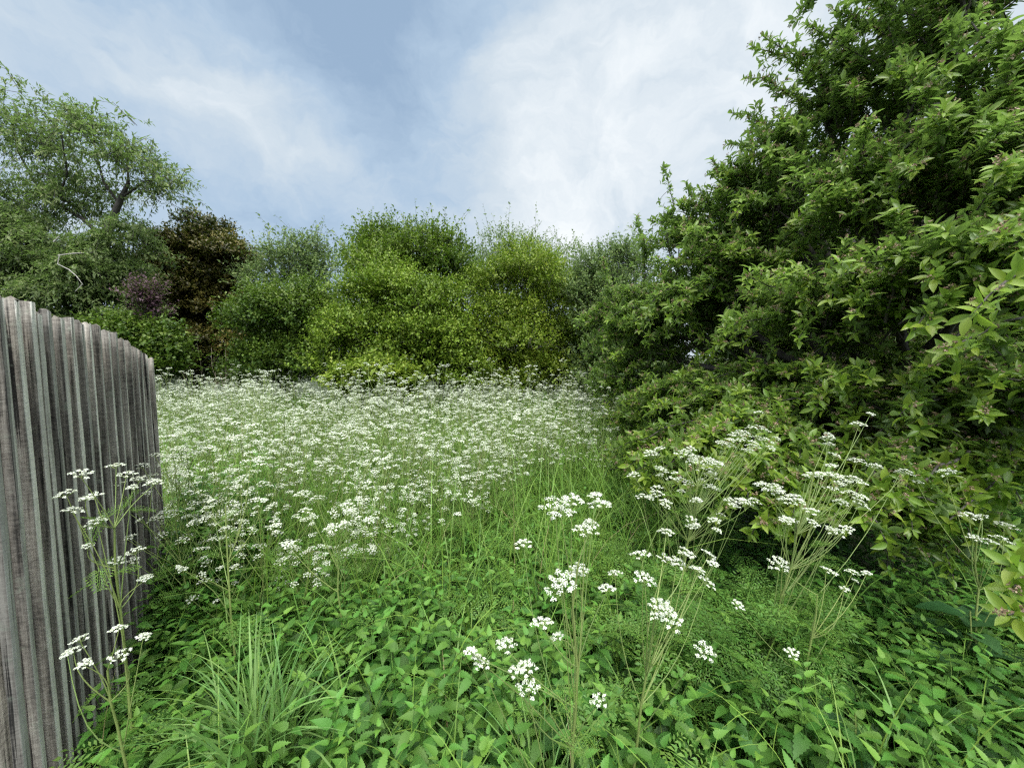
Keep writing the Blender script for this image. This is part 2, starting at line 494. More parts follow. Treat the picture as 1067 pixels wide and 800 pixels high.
# ------------------------------------------------------------------ fence
def fence():
    rr = np.random.default_rng(3)
    # pales seen from the near end: image x of the top right corner, image y of the top
    xs_ = [-11, 8, 27, 39, 48, 58, 68.5, 80, 89, 98, 107, 116, 124, 131, 138, 144, 150, 155, 160]
    ys_ = [296, 303, 312, 316, 321, 324, 328, 331, 333.5, 337, 339.5, 342, 344.5, 350, 356, 359, 363, 368, 371]
    th = R(28)
    A = np.array((-1.60, 1.25))
    dv = np.array((-math.sin(th), math.cos(th)))
    root = thing('wooden_fence', 'weathered grey fence of upright rough sawn timber pales along the left edge', 'fence', (A[0], A[1], 0))
    base = np.array((A[0], A[1], 0.0))
    pts = []
    for px, py in zip(xs_, ys_):
        k = (px - 533.5) / 400
        s_ = (k * A[1] - A[0]) / (dv[0] - k * dv[1])          # where that column meets the fence line
        # depth seen by the pitched camera differs by <1 %
        p = A + dv * s_
        q = at(px, py, p[1])
        pts.append((p, q[2]))
    for n, (p, top) in enumerate(pts):
        top += rr.uniform(-.013, .010)
        g = Geo()
        wd = 0.027 + 0.012 * n / len(pts) + rr.uniform(-.003, .003)
        tk = 0.020 + rr.uniform(-.004, .005)
        far = n / len(pts)
        ang = R(17 + 24 * far) + rr.normal() * 0.06      # the pales stand turned like louvres
        ux = np.array((math.cos(ang), math.sin(ang)))    # across the wide face
        uy = np.array((-math.sin(ang), math.cos(ang)))   # through the thickness
        z0 = float(gh(p[0], p[1])) - 0.25
        nz = 26
        lean = rr.normal() * 0.006
        sec = np.array([(-1, -1), (-.55, -1.04), (0, -1.02), (.55, -1.0), (.92, -1), (1, -.86), (1, 0), (1, .8), (.9, 1), (0, 1), (-1, 1)], float)
        tin = np.array([0, 0, 0, 0, .05, 1, 1, .9, .3, 0, 0], float)
        V, T = [], []
        e1 = np.cumsum(rr.normal(size=nz)) * 0.0004
        e2 = np.cumsum(rr.normal(size=nz)) * 0.0004
        tilt = rr.uniform(-.010, .004)
        for k in range(nz):
            f = k / (nz - 1)
            z = z0 + (top - z0) * f
            for q, (a, b) in enumerate(sec):
                aa = a * wd / 2 - wd / 2 + (e1[k] if a > 0 else e2[k])
                bb = b * tk / 2 + rr.normal() * 0.0006
                sh = 1.0
                zz = z
                if k == nz - 1:
                    zz += tilt * a + rr.normal() * 0.004 - (0.007 if abs(a) > .85 else 0)
                xy = p + ux * aa * sh + uy * bb + dv * lean * f
                V.append((xy[0], xy[1], zz))
                T.append(tin[q])
        K = len(sec)
        F = []
        for k in range(nz - 1):
            for q in range(K):
                F.append((k * K + q, k * K + (q + 1) % K, (k + 1) * K + (q + 1) % K, (k + 1) * K + q))
        b0 = (nz - 1) * K
        F += [(b0 + 0, b0 + 1, b0 + 9, b0 + 10), (b0 + 1, b0 + 2, b0 + 3, b0 + 9), (b0 + 3, b0 + 4, b0 + 8, b0 + 9), (b0 + 4, b0 + 5, b0 + 7, b0 + 8)]
        g.add(np.array(V) - base, F, np.array(T))
        g.build('pale', M['fence'], root)
    # unseen backing boards, added to stop light and darken the gaps between pales
    q0, q1 = pts[0][0], pts[-1][0]
    for k in range(12):
        f0, f1 = k / 12 + .004, (k + 1) / 12 - .004
        a, b = q0 + (q1 - q0) * f0 + np.array((-.062, -.022)), q0 + (q1 - q0) * f1 + np.array((-.062, -.022))
        o2 = np.array((-.017, -.009))
        zt = np.interp((f0 + f1) / 2, np.linspace(0, 1, len(pts)), [p_[1] for p_ in pts]) - .05 + rr.uniform(-.012, .012)
        zb = float(gh(a[0], a[1])) - .2
        g = Geo()
        V = [(*a, zb), (*b, zb), (*b, zt), (*a, zt), (*(a + o2), zb), (*(b + o2), zb), (*(b + o2), zt), (*(a + o2), zt)]
        g.add(np.array(V) - base, [(0, 1, 2, 3), (5, 4, 7, 6), (3, 2, 6, 7), (1, 5, 6, 2), (4, 0, 3, 7)], 0.0)
        g.build('light_stop_board', M['fence'], root)
    # two rails behind the pales and a post at each end
    for hz in (0.42, 1.35):
        g = Geo()
        p0, p1 = pts[0][0], pts[-1][0]
        off = np.array((-0.125, -0.03))
        for q in range(1):
            P = np.array([(*(p0 + off + (p1 - p0) * f), hz + 0.02 * math.sin(f * 5) - 0.12 * f) for f in np.linspace(-.02, 1.0, 8)]) - base
            g.tube(P, 0.032, 4, 0.1)
        g.build('rail', M['fence'], root)
    for f in (0.02, 0.96):
        g = Geo()
        p = pts[0][0] * (1 - f) + pts[-1][0] * f + np.array((-0.20, -0.03))
        g.tube(np.array([(*p, -0.3), (*p, 0.6), (*p, 1.5)]) - base, 0.05, 4, 0.1)
        g.build('post', M['fence'], root)
    return pts
fence_pts = fence()
def right_of_fence(x, y, m=0.06):
    """False for points on the far side of the fence"""
    A, B = fence_pts[0][0], fence_pts[-1][0]
    t = (y - A[1]) / (B[1] - A[1])
    lx = A[0] + (B[0] - A[0]) * np.clip(t, -1.0, 1.05)
    return (x > lx + m) | (t > 1.05)

# ------------------------------------------------------------------ trees
def crown_sprays(g, tw, lobes, n, tpl, L, spray=(0.3, 0.5), per=13, r=rng, up=0.5, jut=0.0, jutlen=0.7, inner=0.6, droop=0.0, tint0=0.15, twig=0.004, flat=1.0, wid=1.0, sub=20):
    """short leafy sprays through the outer part of every lobe; jut = share of long shoots that stand out of it"""
    C = [l[:3] for l in lobes]
    Rr = [np.array(l[3:6]) * .88 for l in lobes]
    own = len(C)
    for l in lobes:                      # every lobe carries clumps of its own, flattened like layered boughs
        c, ra = np.array(l[:3]), np.array(l[3:6])
        for q in range(sub):
            dq = rdir(1, r)[0]
            dq[2] = abs(dq[2]) * 1.0 if r.random() < .62 else -abs(dq[2]) * .8
            k = r.uniform(.2, .4)
            C.append(c + dq * ra * r.uniform(.62, 1.0))
            Rr.append(ra * k * np.array((1.2, 1.2, .66)))
    C, Rr = np.array(C), np.array(Rr)
    wt = (Rr[:, 0] * Rr[:, 2] + Rr[:, 0] * Rr[:, 1])
    wt[:own] *= .16
    idx = r.choice(len(C), n, p=wt / wt.sum())
    d = rdir(n, r)
    d[:, 2] = np.where(d[:, 2] < -0.25, -d[:, 2], d[:, 2])
    # clumps: pull directions towards random centres so that the surface is lumpy
    rad = inner + (1.0 - inner) * r.random(n) ** 0.55
    ph = np.sin(d[:, 0] * 7 + idx) * np.sin(d[:, 1] * 6 + idx * 2.1) * np.sin(d[:, 2] * 8 + idx * 1.3)
    rad *= 1 + 0.16 * ph + r.normal(size=n) * 0.04
    P = C[idx] + d * Rr[idx] * rad[:, None]
    clump = r.random(len(C))
    jj = r.random(n) < jut
    L0 = r.uniform(*spray, n)
    L0 = np.where(jj, jutlen * r.uniform(.6, 1.25, n), L0)
    dd = nrm(d + np.array((0, 0, up)) + r.normal(size=(n, 3)) * 0.45)
    dd = np.where(jj[:, None], nrm(d * 0.6 + np.array((0, 0, 0.65 if droop <= 0 else 0.1)) + r.normal(size=(n, 3)) * 0.4), dd)
    m = per
    t = (np.arange(m) + 0.4) / m
    pos = P[:, None] + dd[:, None] * (L0[:, None] * t[None])[..., None]
    pos[..., 2] -= droop * L0[:, None] * t[None] ** 2
    pos = pos + r.normal(size=pos.shape) * 0.015
    az = rdir(n * m, r).reshape(n, m, 3)
    ld = nrm(dd[:, None] * 0.55 + az * 0.9 - np.array((0, 0, droop * 0.9)))
    un = nrm(np.array((0, 0, flat)) + d[:, None] * 0.5 + rdir(n * m, r).reshape(n, m, 3) * 0.38)
    sz = L * r.uniform(.65, 1.3, (n, m)) * (1 - 0.25 * t[None]) * np.where(jj, 1.5, 1.12)[:, None]
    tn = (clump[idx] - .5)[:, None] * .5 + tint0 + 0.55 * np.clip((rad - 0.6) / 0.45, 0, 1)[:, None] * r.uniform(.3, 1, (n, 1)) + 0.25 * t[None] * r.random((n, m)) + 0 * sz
    s3 = np.stack([sz, sz * wid, sz], -1).reshape(-1, 3)
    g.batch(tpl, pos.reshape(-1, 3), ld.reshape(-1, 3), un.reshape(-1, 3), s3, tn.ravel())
    if tw is not None and twig:
        a = P - dd * 0.15
        for k in np.nonzero(jj | (r.random(n) < 0.04))[0]:
            e = P[k] + dd[k] * L0[k]
            mid = (P[k] + e) / 2
            e = e - np.array((0, 0, droop * L0[k]))
            mid = mid - np.array((0, 0, droop * L0[k] * .25))
            tw.tube([a[k], mid, e], [twig, twig * .8, twig * .4], 3)

def px_lobes(spec):
    """(px, py, Y, rpx, rpy): an ellipsoid of foliage seen at that spot; deep as it is wide"""
    out = []
    for px, py, Yd, rx, ry in spec:
        c = at(px, py, Yd)
        k = Yd / 400
        out.append((*c, rx * k, rx * k * 0.9, ry * k))
    return out

def tree(name, label, cat, base, lobes, n, mat, bark, tpl=L_DIAMOND, L=0.05, trunk_r=0.07, seed=1, group=None, limb=True, **kw):
    r = np.random.default_rng(seed)
    bz = float(gh(base[0], base[1])) - 0.05
    loc = np.array((base[0], base[1], bz))
    root = thing(name, label, cat, loc, group)
    lobes = [tuple(np.array(l[:3]) - loc) + tuple(l[3:]) for l in lobes]
    gl, tw, tr = Geo(), Geo(), Geo()
    crown_sprays(gl, tw, lobes, n, tpl, L, r=r, **kw)
    hub = np.mean([l[:3] for l in lobes], 0) * np.array((0.5, 0.5, 0.45))
    tr.tube(curve((0, 0, 0), hub, 6, 0, 0.02, r), np.linspace(trunk_r, trunk_r * .75, 6), 7)
    for l in lobes:
        c = np.array(l[:3])
        P = curve(hub, c + np.array((0, 0, l[5] * .3)), 7, 0.06, 0.03, r)
        tr.tube(P, np.linspace(trunk_r * .55, trunk_r * .14, 7), 6)
        for q in range(7):
            e = c + rdir(1, r)[0] * np.array(l[3:6]) * 0.85
            tr.tube(curve(P[r.integers(3, 7)], e, 5, 0.05, 0.04, r), np.linspace(trunk_r * .16, 0.004, 5), 4)
    tr.build('trunk', bark, root)
    if tw.V:
        gl.add(np.concatenate(tw.V), np.concatenate(tw.F), 0.4, 1)
    gl.build('crown', [mat, bark], root)
    return root

def base_of(px, Yd):
    p = at(px, 400, Yd)
    return (p[0], p[1])

# --- hedge across the end of the meadow
tree('hawthorn_tree', 'large rounded mid green hawthorn in the middle, leafy down to the white flowers', 'tree', base_of(420, 8.9),
     px_lobes([(415, 338, 8.6, 60, 46), (375, 360, 8.5, 36, 36), (455, 345, 8.7, 42, 42), (400, 305, 8.8, 38, 22), (470, 372, 8.6, 28, 26), (350, 350, 8.7, 18, 26), (420, 380, 8.4, 45, 24), (480, 392, 8.4, 30, 18), (360, 392, 8.4, 34, 18)]),
     6400, M['haw'], M['bark'], L_DIAMOND, 0.066, 0.09, 11, jut=0.02, jutlen=0.4, tint0=0.32)
tree('hawthorn_tree', 'tallest hawthorn of the hedge with airy upright shoots, behind the rounded hawthorn', 'tree', base_of(432, 10.6),
     px_lobes([(430, 268, 10.4, 46, 26), (390, 280, 10.4, 30, 24), (475, 290, 10.4, 30, 32), (432, 310, 10.6, 60, 50), (440, 370, 10.6, 70, 44), (405, 252, 10.4, 25, 14), (455, 255, 10.4, 22, 14)]),
     5600, M['haw'], M['bark'], L_DIAMOND, 0.072, 0.11, 12, jut=0.09, jutlen=0.8, tint0=0.06)
tree('hawthorn_tree', 'yellow green hawthorn between the tallest hawthorn and the apple tree', 'tree', base_of(560, 9.8),
     px_lobes([(545, 315, 9.6, 52, 44), (590, 330, 9.6, 44, 44), (520, 345, 9.4, 34, 38), (560, 362, 9.3, 60, 30), (610, 365, 9.3, 32, 30), (550, 280, 9.8, 34, 22), (530, 390, 9.2, 46, 20), (590, 390, 9.2, 44, 22), (500, 380, 9.2, 24, 26)]),
     7000, M['haw_yellow'], M['bark'], L_DIAMOND, 0.064, 0.1, 13, jut=0.03, jutlen=0.45, tint0=0.2)
tree('loose_tree', 'loose leafy tree top standing above the yellow green hawthorn', 'tree', base_of(545, 12.5),
     px_lobes([(540, 272, 12.2, 42, 22), (510, 288, 12.2, 30, 24), (575, 285, 12.2, 30, 22), (545, 310, 12.4, 60, 40)]),
     2300, M['pale'], M['bark'], L_DIAMOND, 0.06, 0.1, 14, jut=0.10, jutlen=0.9, tint0=0.1)
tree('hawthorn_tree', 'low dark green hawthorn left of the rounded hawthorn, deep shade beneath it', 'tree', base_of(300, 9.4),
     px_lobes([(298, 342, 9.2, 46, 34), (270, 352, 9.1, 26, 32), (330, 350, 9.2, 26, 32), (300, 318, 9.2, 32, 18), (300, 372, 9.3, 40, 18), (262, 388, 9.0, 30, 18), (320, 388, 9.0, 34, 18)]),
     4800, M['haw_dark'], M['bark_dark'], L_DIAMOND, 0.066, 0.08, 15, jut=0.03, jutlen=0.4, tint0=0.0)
tree('loose_tree', 'thin open tree with sparse leaves against the sky behind the dark hawthorn', 'tree', base_of(305, 11.5),
     px_lobes([(300, 280, 11.2, 36, 24), (330, 275, 11.2, 24, 22), (280, 290, 11.2, 22, 18), (312, 310, 11.3, 44, 26)]),
     1150, M['pale'], M['bark'], L_DIAMOND, 0.075, 0.07, 16, jut=0.22, jutlen=0.8, inner=0.3, tint0=0.1)
tree('bramble_bush', 'low yellow green bramble spilling into the white flowers below the rounded hawthorn', 'bush', base_of(390, 7.6),
     px_lobes([(392, 396, 7.4, 36, 17), (362, 402, 7.4, 22, 13), (420, 402, 7.4, 20, 12)]),
     1100, M['haw_yellow'], M['bark'], L_HAW, 0.062, 0.02, 17, spray=(.15, .3), tint0=0.2)
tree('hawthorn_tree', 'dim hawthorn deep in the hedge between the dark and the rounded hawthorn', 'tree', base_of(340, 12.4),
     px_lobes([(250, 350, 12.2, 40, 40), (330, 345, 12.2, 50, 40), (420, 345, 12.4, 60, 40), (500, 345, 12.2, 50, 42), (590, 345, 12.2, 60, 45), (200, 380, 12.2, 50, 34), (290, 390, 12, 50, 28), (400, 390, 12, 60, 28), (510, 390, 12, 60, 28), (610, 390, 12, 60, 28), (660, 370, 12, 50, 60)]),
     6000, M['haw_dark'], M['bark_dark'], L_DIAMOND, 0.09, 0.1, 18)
tree('grey_green_tree', 'pale grey green tree top left of the apple tree beyond the flowers', 'tree', base_of(640, 8.6),
     px_lobes([(640, 300, 8.4, 34, 34), (625, 330, 8.3, 28, 38), (612, 300, 8.5, 18, 22), (655, 275, 8.4, 20, 18), (640, 365, 8.3, 34, 36), (650, 405, 8.0, 40, 26)]),
     3600, M['pale'], M['bark'], L_DIAMOND, 0.055, 0.07, 19, jut=0.1, jutlen=0.35, tint0=0.05)
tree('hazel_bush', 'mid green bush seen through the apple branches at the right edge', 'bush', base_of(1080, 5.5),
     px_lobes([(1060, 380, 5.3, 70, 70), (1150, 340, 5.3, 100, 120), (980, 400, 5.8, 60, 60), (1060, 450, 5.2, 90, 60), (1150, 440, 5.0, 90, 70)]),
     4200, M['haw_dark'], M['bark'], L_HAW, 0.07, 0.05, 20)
# --- left, beyond the fence
tree('holm_oak', 'dense dark olive brown evergreen oak behind the end of the fence', 'tree', base_of(205, 11.5),
     px_lobes([(208, 258, 11.3, 36, 30), (190, 285, 11.2, 40, 32), (228, 280, 11.2, 36, 34), (170, 300, 11.0, 22, 20), (205, 320, 11.2, 46, 36), (240, 305, 11.3, 20, 34), (165, 340, 11, 24, 26), (215, 365, 10.8, 46, 26), (250, 335, 11.2, 20, 34), (205, 345, 11.4, 50, 40), (165, 375, 11, 40, 26), (200, 300, 11.5, 40, 50)]),
     9500, M['oak'], M['bark_dark'], L_DIAMOND, 0.09, 0.16, 21, spray=(.2, .35), up=0.7, tint0=0.1)
tree('purple_shrub', 'small purple leaved shrub in front of the olive brown oak', 'shrub', base_of(152, 7.9),
     px_lobes([(154, 306, 7.9, 8, 6), (148, 314, 7.9, 8, 6), (162, 318, 7.9, 7, 7), (156, 334, 7.9, 6, 16)]), 230, M['purple'], M['bark_dark'], L_DIAMOND, 0.06, 0.03, 22, tint0=0.2)
tree('elder_bush', 'bright green bush just over the far end of the fence', 'bush', base_of(150, 8.0),
     px_lobes([(140, 354, 7.8, 18, 13), (165, 360, 7.8, 16, 13), (120, 356, 7.9, 18, 14), (150, 380, 7.8, 28, 18), (180, 378, 7.8, 16, 12)]),
     1300, M['haw_dark'], M['bark'], L_HAW, 0.06, 0.04, 23, tint0=0.05)

# --- willow with open crown and a visible dark leaning trunk
def willow():
    r = np.random.default_rng(31)
    Yd = 9.0
    b = at(96, 400, Yd)
    loc = np.array((b[0], b[1], float(gh(b[0], b[1])) - 0.05))
    root = thing('willow_tree', 'tall loose grey green willow over the fence with dark forked trunk', 'tree', loc)
    W_ = lambda px, py, y=Yd: at(px, py, y) - loc
    tr, gl, tw = Geo(), Geo(), Geo()
    main = np.array([W_(92, 420), W_(97, 330), W_(104, 270), W_(112, 240), W_(124, 212), W_(134, 190)])
    tr.tube(main, [.13, .12, .11, .09, .06, .035], 8)
    limbs = [([(108, 248), (86, 228), (60, 212), (36, 190), (20, 160), (12, 120)], .075), ([(124, 212), (108, 190), (100, 160), (96, 130)], .05),
             ([(134, 190), (132, 160), (120, 135)], .04), ([(128, 205), (150, 190), (172, 185), (190, 195)], .045), ([(112, 240), (98, 232), (92, 226)], .03),
             ([(60, 212), (70, 180), (64, 140), (40, 110)], .04), ([(97, 330), (60, 300), (20, 280), (-30, 260)], .07), ([(100, 310), (120, 290), (150, 280)], .04),
             ([(60, 300), (40, 260), (0, 220), (-40, 170)], .05), ([(104, 270), (120, 255), (145, 245)], .03)]
    ends = []
    for pl, r0 in limbs:
        dy = r.uniform(-.9, .9)
        P = np.array([W_(x, y, Yd + dy * k / len(pl)) for k, (x, y) in enumerate(pl)])
        tr.tube(P, np.linspace(r0, r0 * .3, len(P)) * .6, 6)
        ends.append(P)
    spec = [(10, 130, 9.2, 34, 30), (60, 135, 9.0, 34, 30), (110, 150, 9.0, 34, 32), (30, 175, 9.2, 44, 34), (140, 185, 9.0, 30, 28), (175, 200, 9.0, 18, 20),
            (80, 200, 9.1, 36, 28), (10, 220, 9.3, 50, 36)]
    crown_sprays(gl, tw, px_lobes([(a, b_, c, d, e) for a, b_, c, d, e in spec]) and [tuple(np.array(l[:3]) - loc) + l[3:] for l in px_lobes(spec)],
                 1700, L_SLIM, 0.09, r=r, jut=0.25, jutlen=0.7, droop=0.6, inner=0.25, per=14, up=0.1, twig=0.006, wid=1.3)
    spec2 = [(20, 270, 8.8, 60, 40), (70, 285, 8.6, 48, 36), (110, 290, 8.6, 34, 32), (135, 265, 8.8, 28, 30), (-30, 260, 8.8, 50, 60), (30, 320, 8.5, 60, 40), (90, 325, 8.5, 50, 34), (130, 305, 8.6, 20, 26), (-40, 330, 8.6, 50, 60)]
    crown_sprays(gl, tw, [tuple(np.array(l[:3]) - loc) + l[3:] for l in px_lobes(spec2)], 7500, L_SLIM, 0.09, r=r, jut=0.1, jutlen=0.5, droop=0.6, inner=0.4, per=14, up=0.1, twig=0.005, wid=1.4, tint0=0.05)
    tr.build('trunk', M['bark_dark'], root)
    gl.add(np.concatenate(tw.V), np.concatenate(tw.F), 0.4, 1)
    gl.build('crown', [M['willow'], M['bark_dark']], root)
willow()
g = Geo()
dy = 7.3
P = np.array([at(60, 266, dy), at(78, 264, dy + .3), at(96, 263.5, dy + .9), at(106, 264, dy + 1.7)])
g.tube(P, [.008, .011, .014, .017], 5)
g.tube(np.array([at(62, 266, dy), at(60, 275, dy), at(72, 281, dy), at(80, 288, dy), at(86, 296, dy), at(78, 304, dy)]), [.010, .009, .009, .008, .007, .004], 5)
g.tube(np.array([at(56, 252, dy), at(62, 246, dy)]), [.014, .008], 5)
tag(g.build('dead_branch', M['twig'], None, tuple(at(90, 270, dy))), 'bleached bare dead branch hooked in front of the willow leaves above the fence', 'branch')

# --- apple tree
def apple():
    r = np.random.default_rng(41)
    b = at(930, 400, 3.5)
    loc = np.array((b[0], b[1], float(gh(b[0], b[1])) - 0.05))
    root = thing('apple_tree', 'large overhanging apple tree with glossy green leaves filling the right side', 'tree', loc)
    lob = [(705, 335, 4.7, 66, 72), (655, 385, 5.1, 42, 62), (715, 430, 3.9, 62, 52), (770, 300, 3.9, 80, 80), (735, 265, 4.3, 45, 45), (805, 205, 3.7, 62, 62), (858, 115, 3.5, 58, 54),
           (812, 165, 3.6, 44, 40), (945, 70, 3.1, 72, 66), (1000, 5, 2.8, 90, 70), (905, 210, 2.9, 80, 80), (1010, 170, 2.4, 85, 85), (850, 340, 2.9, 90, 85), (955, 320, 2.3, 90, 85), (1045, 300, 1.9, 85, 100),
           (880, 440, 2.5, 75, 65), (985, 440, 2.15, 75, 65), (1065, 430, 1.95, 70, 90), (795, 420, 3.1, 65, 60), (1075, 70, 2.3, 80, 90), (1130, 220, 2.0, 90, 200), (900, 505, 2.3, 60, 36), (1000, 500, 2.2, 70, 40),
           (830, 500, 2.6, 40, 36), (690, 468, 4.3, 50, 30), (735, 482, 3.7, 50, 36), (650, 470, 4.9, 26, 26), (790, 490, 3.3, 50, 40), (890, 290, 4.8, 130, 130), (1010, 370, 4.0, 140, 150), (800, 390, 5.0, 90, 90), (1100, 300, 3.6, 120, 260), (660, 440, 4.6, 26, 40), (640, 350, 5.3, 34, 50), (720, 500, 2.45, 60, 28), (770, 515, 2.25, 60, 30), (825, 545, 2.05, 46, 22), (690, 515, 2.7, 36, 24), (875, 530, 2.05, 56, 26), (760, 470, 2.7, 70, 36), (930, 520, 2.0, 50, 26), (1085, 455, 2.1, 60, 50), (1040, 500, 2.2, 60, 34), (660, 490, 3.2, 34, 24), (860, 540, 2.5, 50, 26), (930, 560, 2.6, 60, 30), (760, 455, 3.5, 50, 40), (900, 480, 2.9, 70, 50), (985, 540, 2.5, 60, 34), (820, 460, 4.0, 70, 50), (930, 400, 3.2, 80, 70), (635, 410, 5.2, 24, 36), (700, 250, 4.6, 36, 34), (770, 205, 4.0, 40, 40), (940, -60, 3.2, 80, 60)]
    lobes = []
    for px, py, Yd, rx, ry in lob:
        c = at(px, py, Yd) - loc
        lobes.append((c, np.array((rx, rx * .95, ry)) * Yd / 400, Yd))
    hub = np.array((0, 0, 1.1))
    trunk, lf, bl, limbs = Geo(), Geo(), Geo(), Geo()
    trunk.tube(np.array([(0, 0, -.1), (.02, 0, .15), (-.04, .02, .6), hub]), [.2, .16, .14, .13], 10)
    LP, LD, LU, LS, LT = [], [], [], [], []
    BP, BD = [], []
    def rosette(p, ax, big, young):
        n = r.integers(6, 10)
        a0 = r.random() * 6.28
        s = nrm(np.cross(ax, (0.3, 0.5, 0.8)))
        t = np.cross(ax, s)
        for k in range(n):
            a = a0 + k * 2.4
            e = r.uniform(.35, 1.5)
            rad = math.cos(a) * s + math.sin(a) * t
            d = nrm(ax * e + rad + np.array((0, 0, -.08)))
            LP.append(p - ax * 0.012 * k)
            LD.append(d)
            LU.append(nrm(ax * 1.0 - rad * e * .5 + np.array((0, 0, .7)) + r.normal(size=3) * .25))
            LS.append(big * r.uniform(.6, 1.15) * (0.75 if k > n - 3 else 1))
            LT.append(young + r.uniform(-.12, .2) - .1 * (k < 2))
        if r.random() < .4:
            for k in range(r.integers(3, 7)):
                BP.append(p + ax * 0.01)
                BD.append(nrm(ax + rdir(1, r)[0] * .9))
    for li, (c, rad, Yd) in enumerate(lobes):
        start = hub + (c - hub) * 0.12
        tip = c + np.array((0, 0, rad[2] * .15))
        P = curve(start, tip, 9, 0.10, 0.018, r)
        r0 = 0.02 + 0.028 * np.linalg.norm(c - hub) / 3
        limbs.tube(np.vstack([hub, P]), np.linspace(r0 * 1.5, r0 * .3, 10), 6)
        vol = (rad[0] * rad[1] * rad[2]) ** (1 / 3)
        far = Yd > 4.3
        thin = .4 if c[2] + loc[2] > 2.9 else .95
        nb = int((46 if not far else 44) * (vol / .6) ** 2 * thin) + 12
        for q in range(nb):
            d = rdir(1, r)[0]
            if d[2] < -.55:
                d[2] *= -.6
            e = c + d * rad * r.uniform(.6, 1.22)
            s0 = P[r.integers(5, 9)] + r.normal(size=3) * rad * .15
            L = np.linalg.norm(e - s0)
            droop = 0.1 if d[2] > -.1 else 0.16
            Q = curve(s0, e, 7, droop, 0.02, r)
            limbs.tube(Q, np.linspace(.0085, .0025, 7), 4)
            m = max(4, int(L / 0.075))
            tt = np.linspace(.22, 1, m)
            for u in tt:
                f = u * 6
                k0 = min(5, int(f))
                p = Q[k0] + (Q[k0 + 1] - Q[k0]) * (f - k0)
                ax0 = nrm(Q[k0 + 1] - Q[k0])
                for rep in range(2 if u < 1 else 1):
                    off = rdir(1, r)[0]
                    ax = nrm(ax0 * (.35 if u < 1 else 1.2) + off * .7 + np.array((0, 0, .75)))
                    p2 = p + ax * r.uniform(.02, .09) * (u < 1)
                    rosette(p2, ax, 0.076 if not far else 0.08, 0.2 + 0.6 * u * u * r.uniform(.2, 1))
    # upright water shoots along the top left outline
    for (x0, y0, x1, y1, Yd) in [(700, 300, 692, 172, 4.3), (672, 290, 664, 225, 4.7), (728, 260, 715, 190, 4.2), (800, 215, 741, 166, 3.8), (850, 165, 757, 150, 3.7), (840, 130, 762, 118, 3.6), (880, 85, 783, 48, 3.5), (900, 70, 795, 38, 3.4),
                                 (900, 60, 838, 24, 3.3), (930, 40, 868, 10, 3.2), (640, 330, 628, 268, 5.0), (770, 250, 728, 196, 4.0), (860, 110, 776, 82, 3.5), (830, 185, 752, 178, 3.7), (690, 330, 640, 300, 4.8), (680, 400, 618, 385, 4.9), (680, 440, 612, 432, 4.6)]:
        p0, p1 = at(x0, y0, Yd) - loc, at(x1, y1, Yd) - loc
        Q = curve(p0, p1, 7, 0.05, 0.035, r, (.6, .3, -.3))
        limbs.tube(Q, np.linspace(.011, .003, 7), 4)
        for u in np.linspace(.05, 1, 26):
            f = u * 6
            k0 = min(5, int(f))
            p = Q[k0] + (Q[k0 + 1] - Q[k0]) * (f - k0)
            ax = nrm(nrm(p1 - p0) * (.8 if u < 1 else 2) + rdir(1, r)[0] * .7)
            rosette(p, ax, 0.068, 0.35)
            if u < .8:
                q2 = p + rdir(1, r)[0] * np.array((1, 1, .8)) * r.uniform(.05, .20)
                limbs.tube([p, (p + q2) / 2 + np.array((0, 0, .01)), q2], [.003, .0025, .002], 3)
                rosette(q2, nrm(q2 - p + np.array((0, 0, .05))), 0.066, 0.35)
    # twigs that reach in at the right edge, near the lens
    for (x0, y0, x1, y1, Yd) in [(1130, 560, 1052, 590, 1.25), (1130, 640, 1050, 640, 1.2), (1100, 600, 1056, 612, 1.3), (1120, 250, 1010, 330, 1.55), (1100, 330, 985, 365, 1.7), (1010, 470, 905, 545, 1.9), (930, 480, 835, 545, 2.1), (1090, 480, 985, 545, 1.9), (860, 480, 800, 530, 2.3)]:
        p0, p1 = at(x0, y0, Yd + .2) - loc, at(x1, y1, Yd) - loc
        Q = curve(p0, p1, 7, 0.06, 0.01, r)
        limbs.tube(Q, np.linspace(.009, .003, 7), 5)
        for u in np.linspace(.3, 1, 8):
            f = u * 6
            k0 = min(5, int(f))
            p = Q[k0] + (Q[k0 + 1] - Q[k0]) * (f - k0)
            ax = nrm(nrm(p1 - p0) * (.5 if u < 1 else 2) + rdir(1, r)[0] * .5 + np.array((0, 0, .6)))
            rosette(p, ax, 0.082, 0.55)
    lf.batch(L_APPLE, np.array(LP), np.array(LD), np.array(LU), np.array(LS), np.array(LT))
    # spent blossom: thin stalk, swollen base and dry star
    BP, BD = np.array(BP), np.array(BD)
    n = len(BP)
    st = (np.array([(0, -.02, 0), (1, -.02, 0), (1, .02, 0), (0, .02, 0)]), np.array([(0, 1, 2, 3)]))
    bl.batch(st, BP, BD, rdir(n, r), np.full(n, .022), r.random(n) * .3)
    ends = BP + BD * .022
    for q in range(4):
        bl.batch(L_DIAMOND, ends, nrm(BD * .4 + rdir(n, r)), BD, np.full(n, .013), r.random(n))
    trunk.build('trunk', M['bark'], root)
    limbs.build('branches', M['bark'], root)
    lf.build('crown', M['apple'], root)
    bl.build('spent_blossom', M['calyx'], root)
    print('apple leaves', len(LP))
apple()

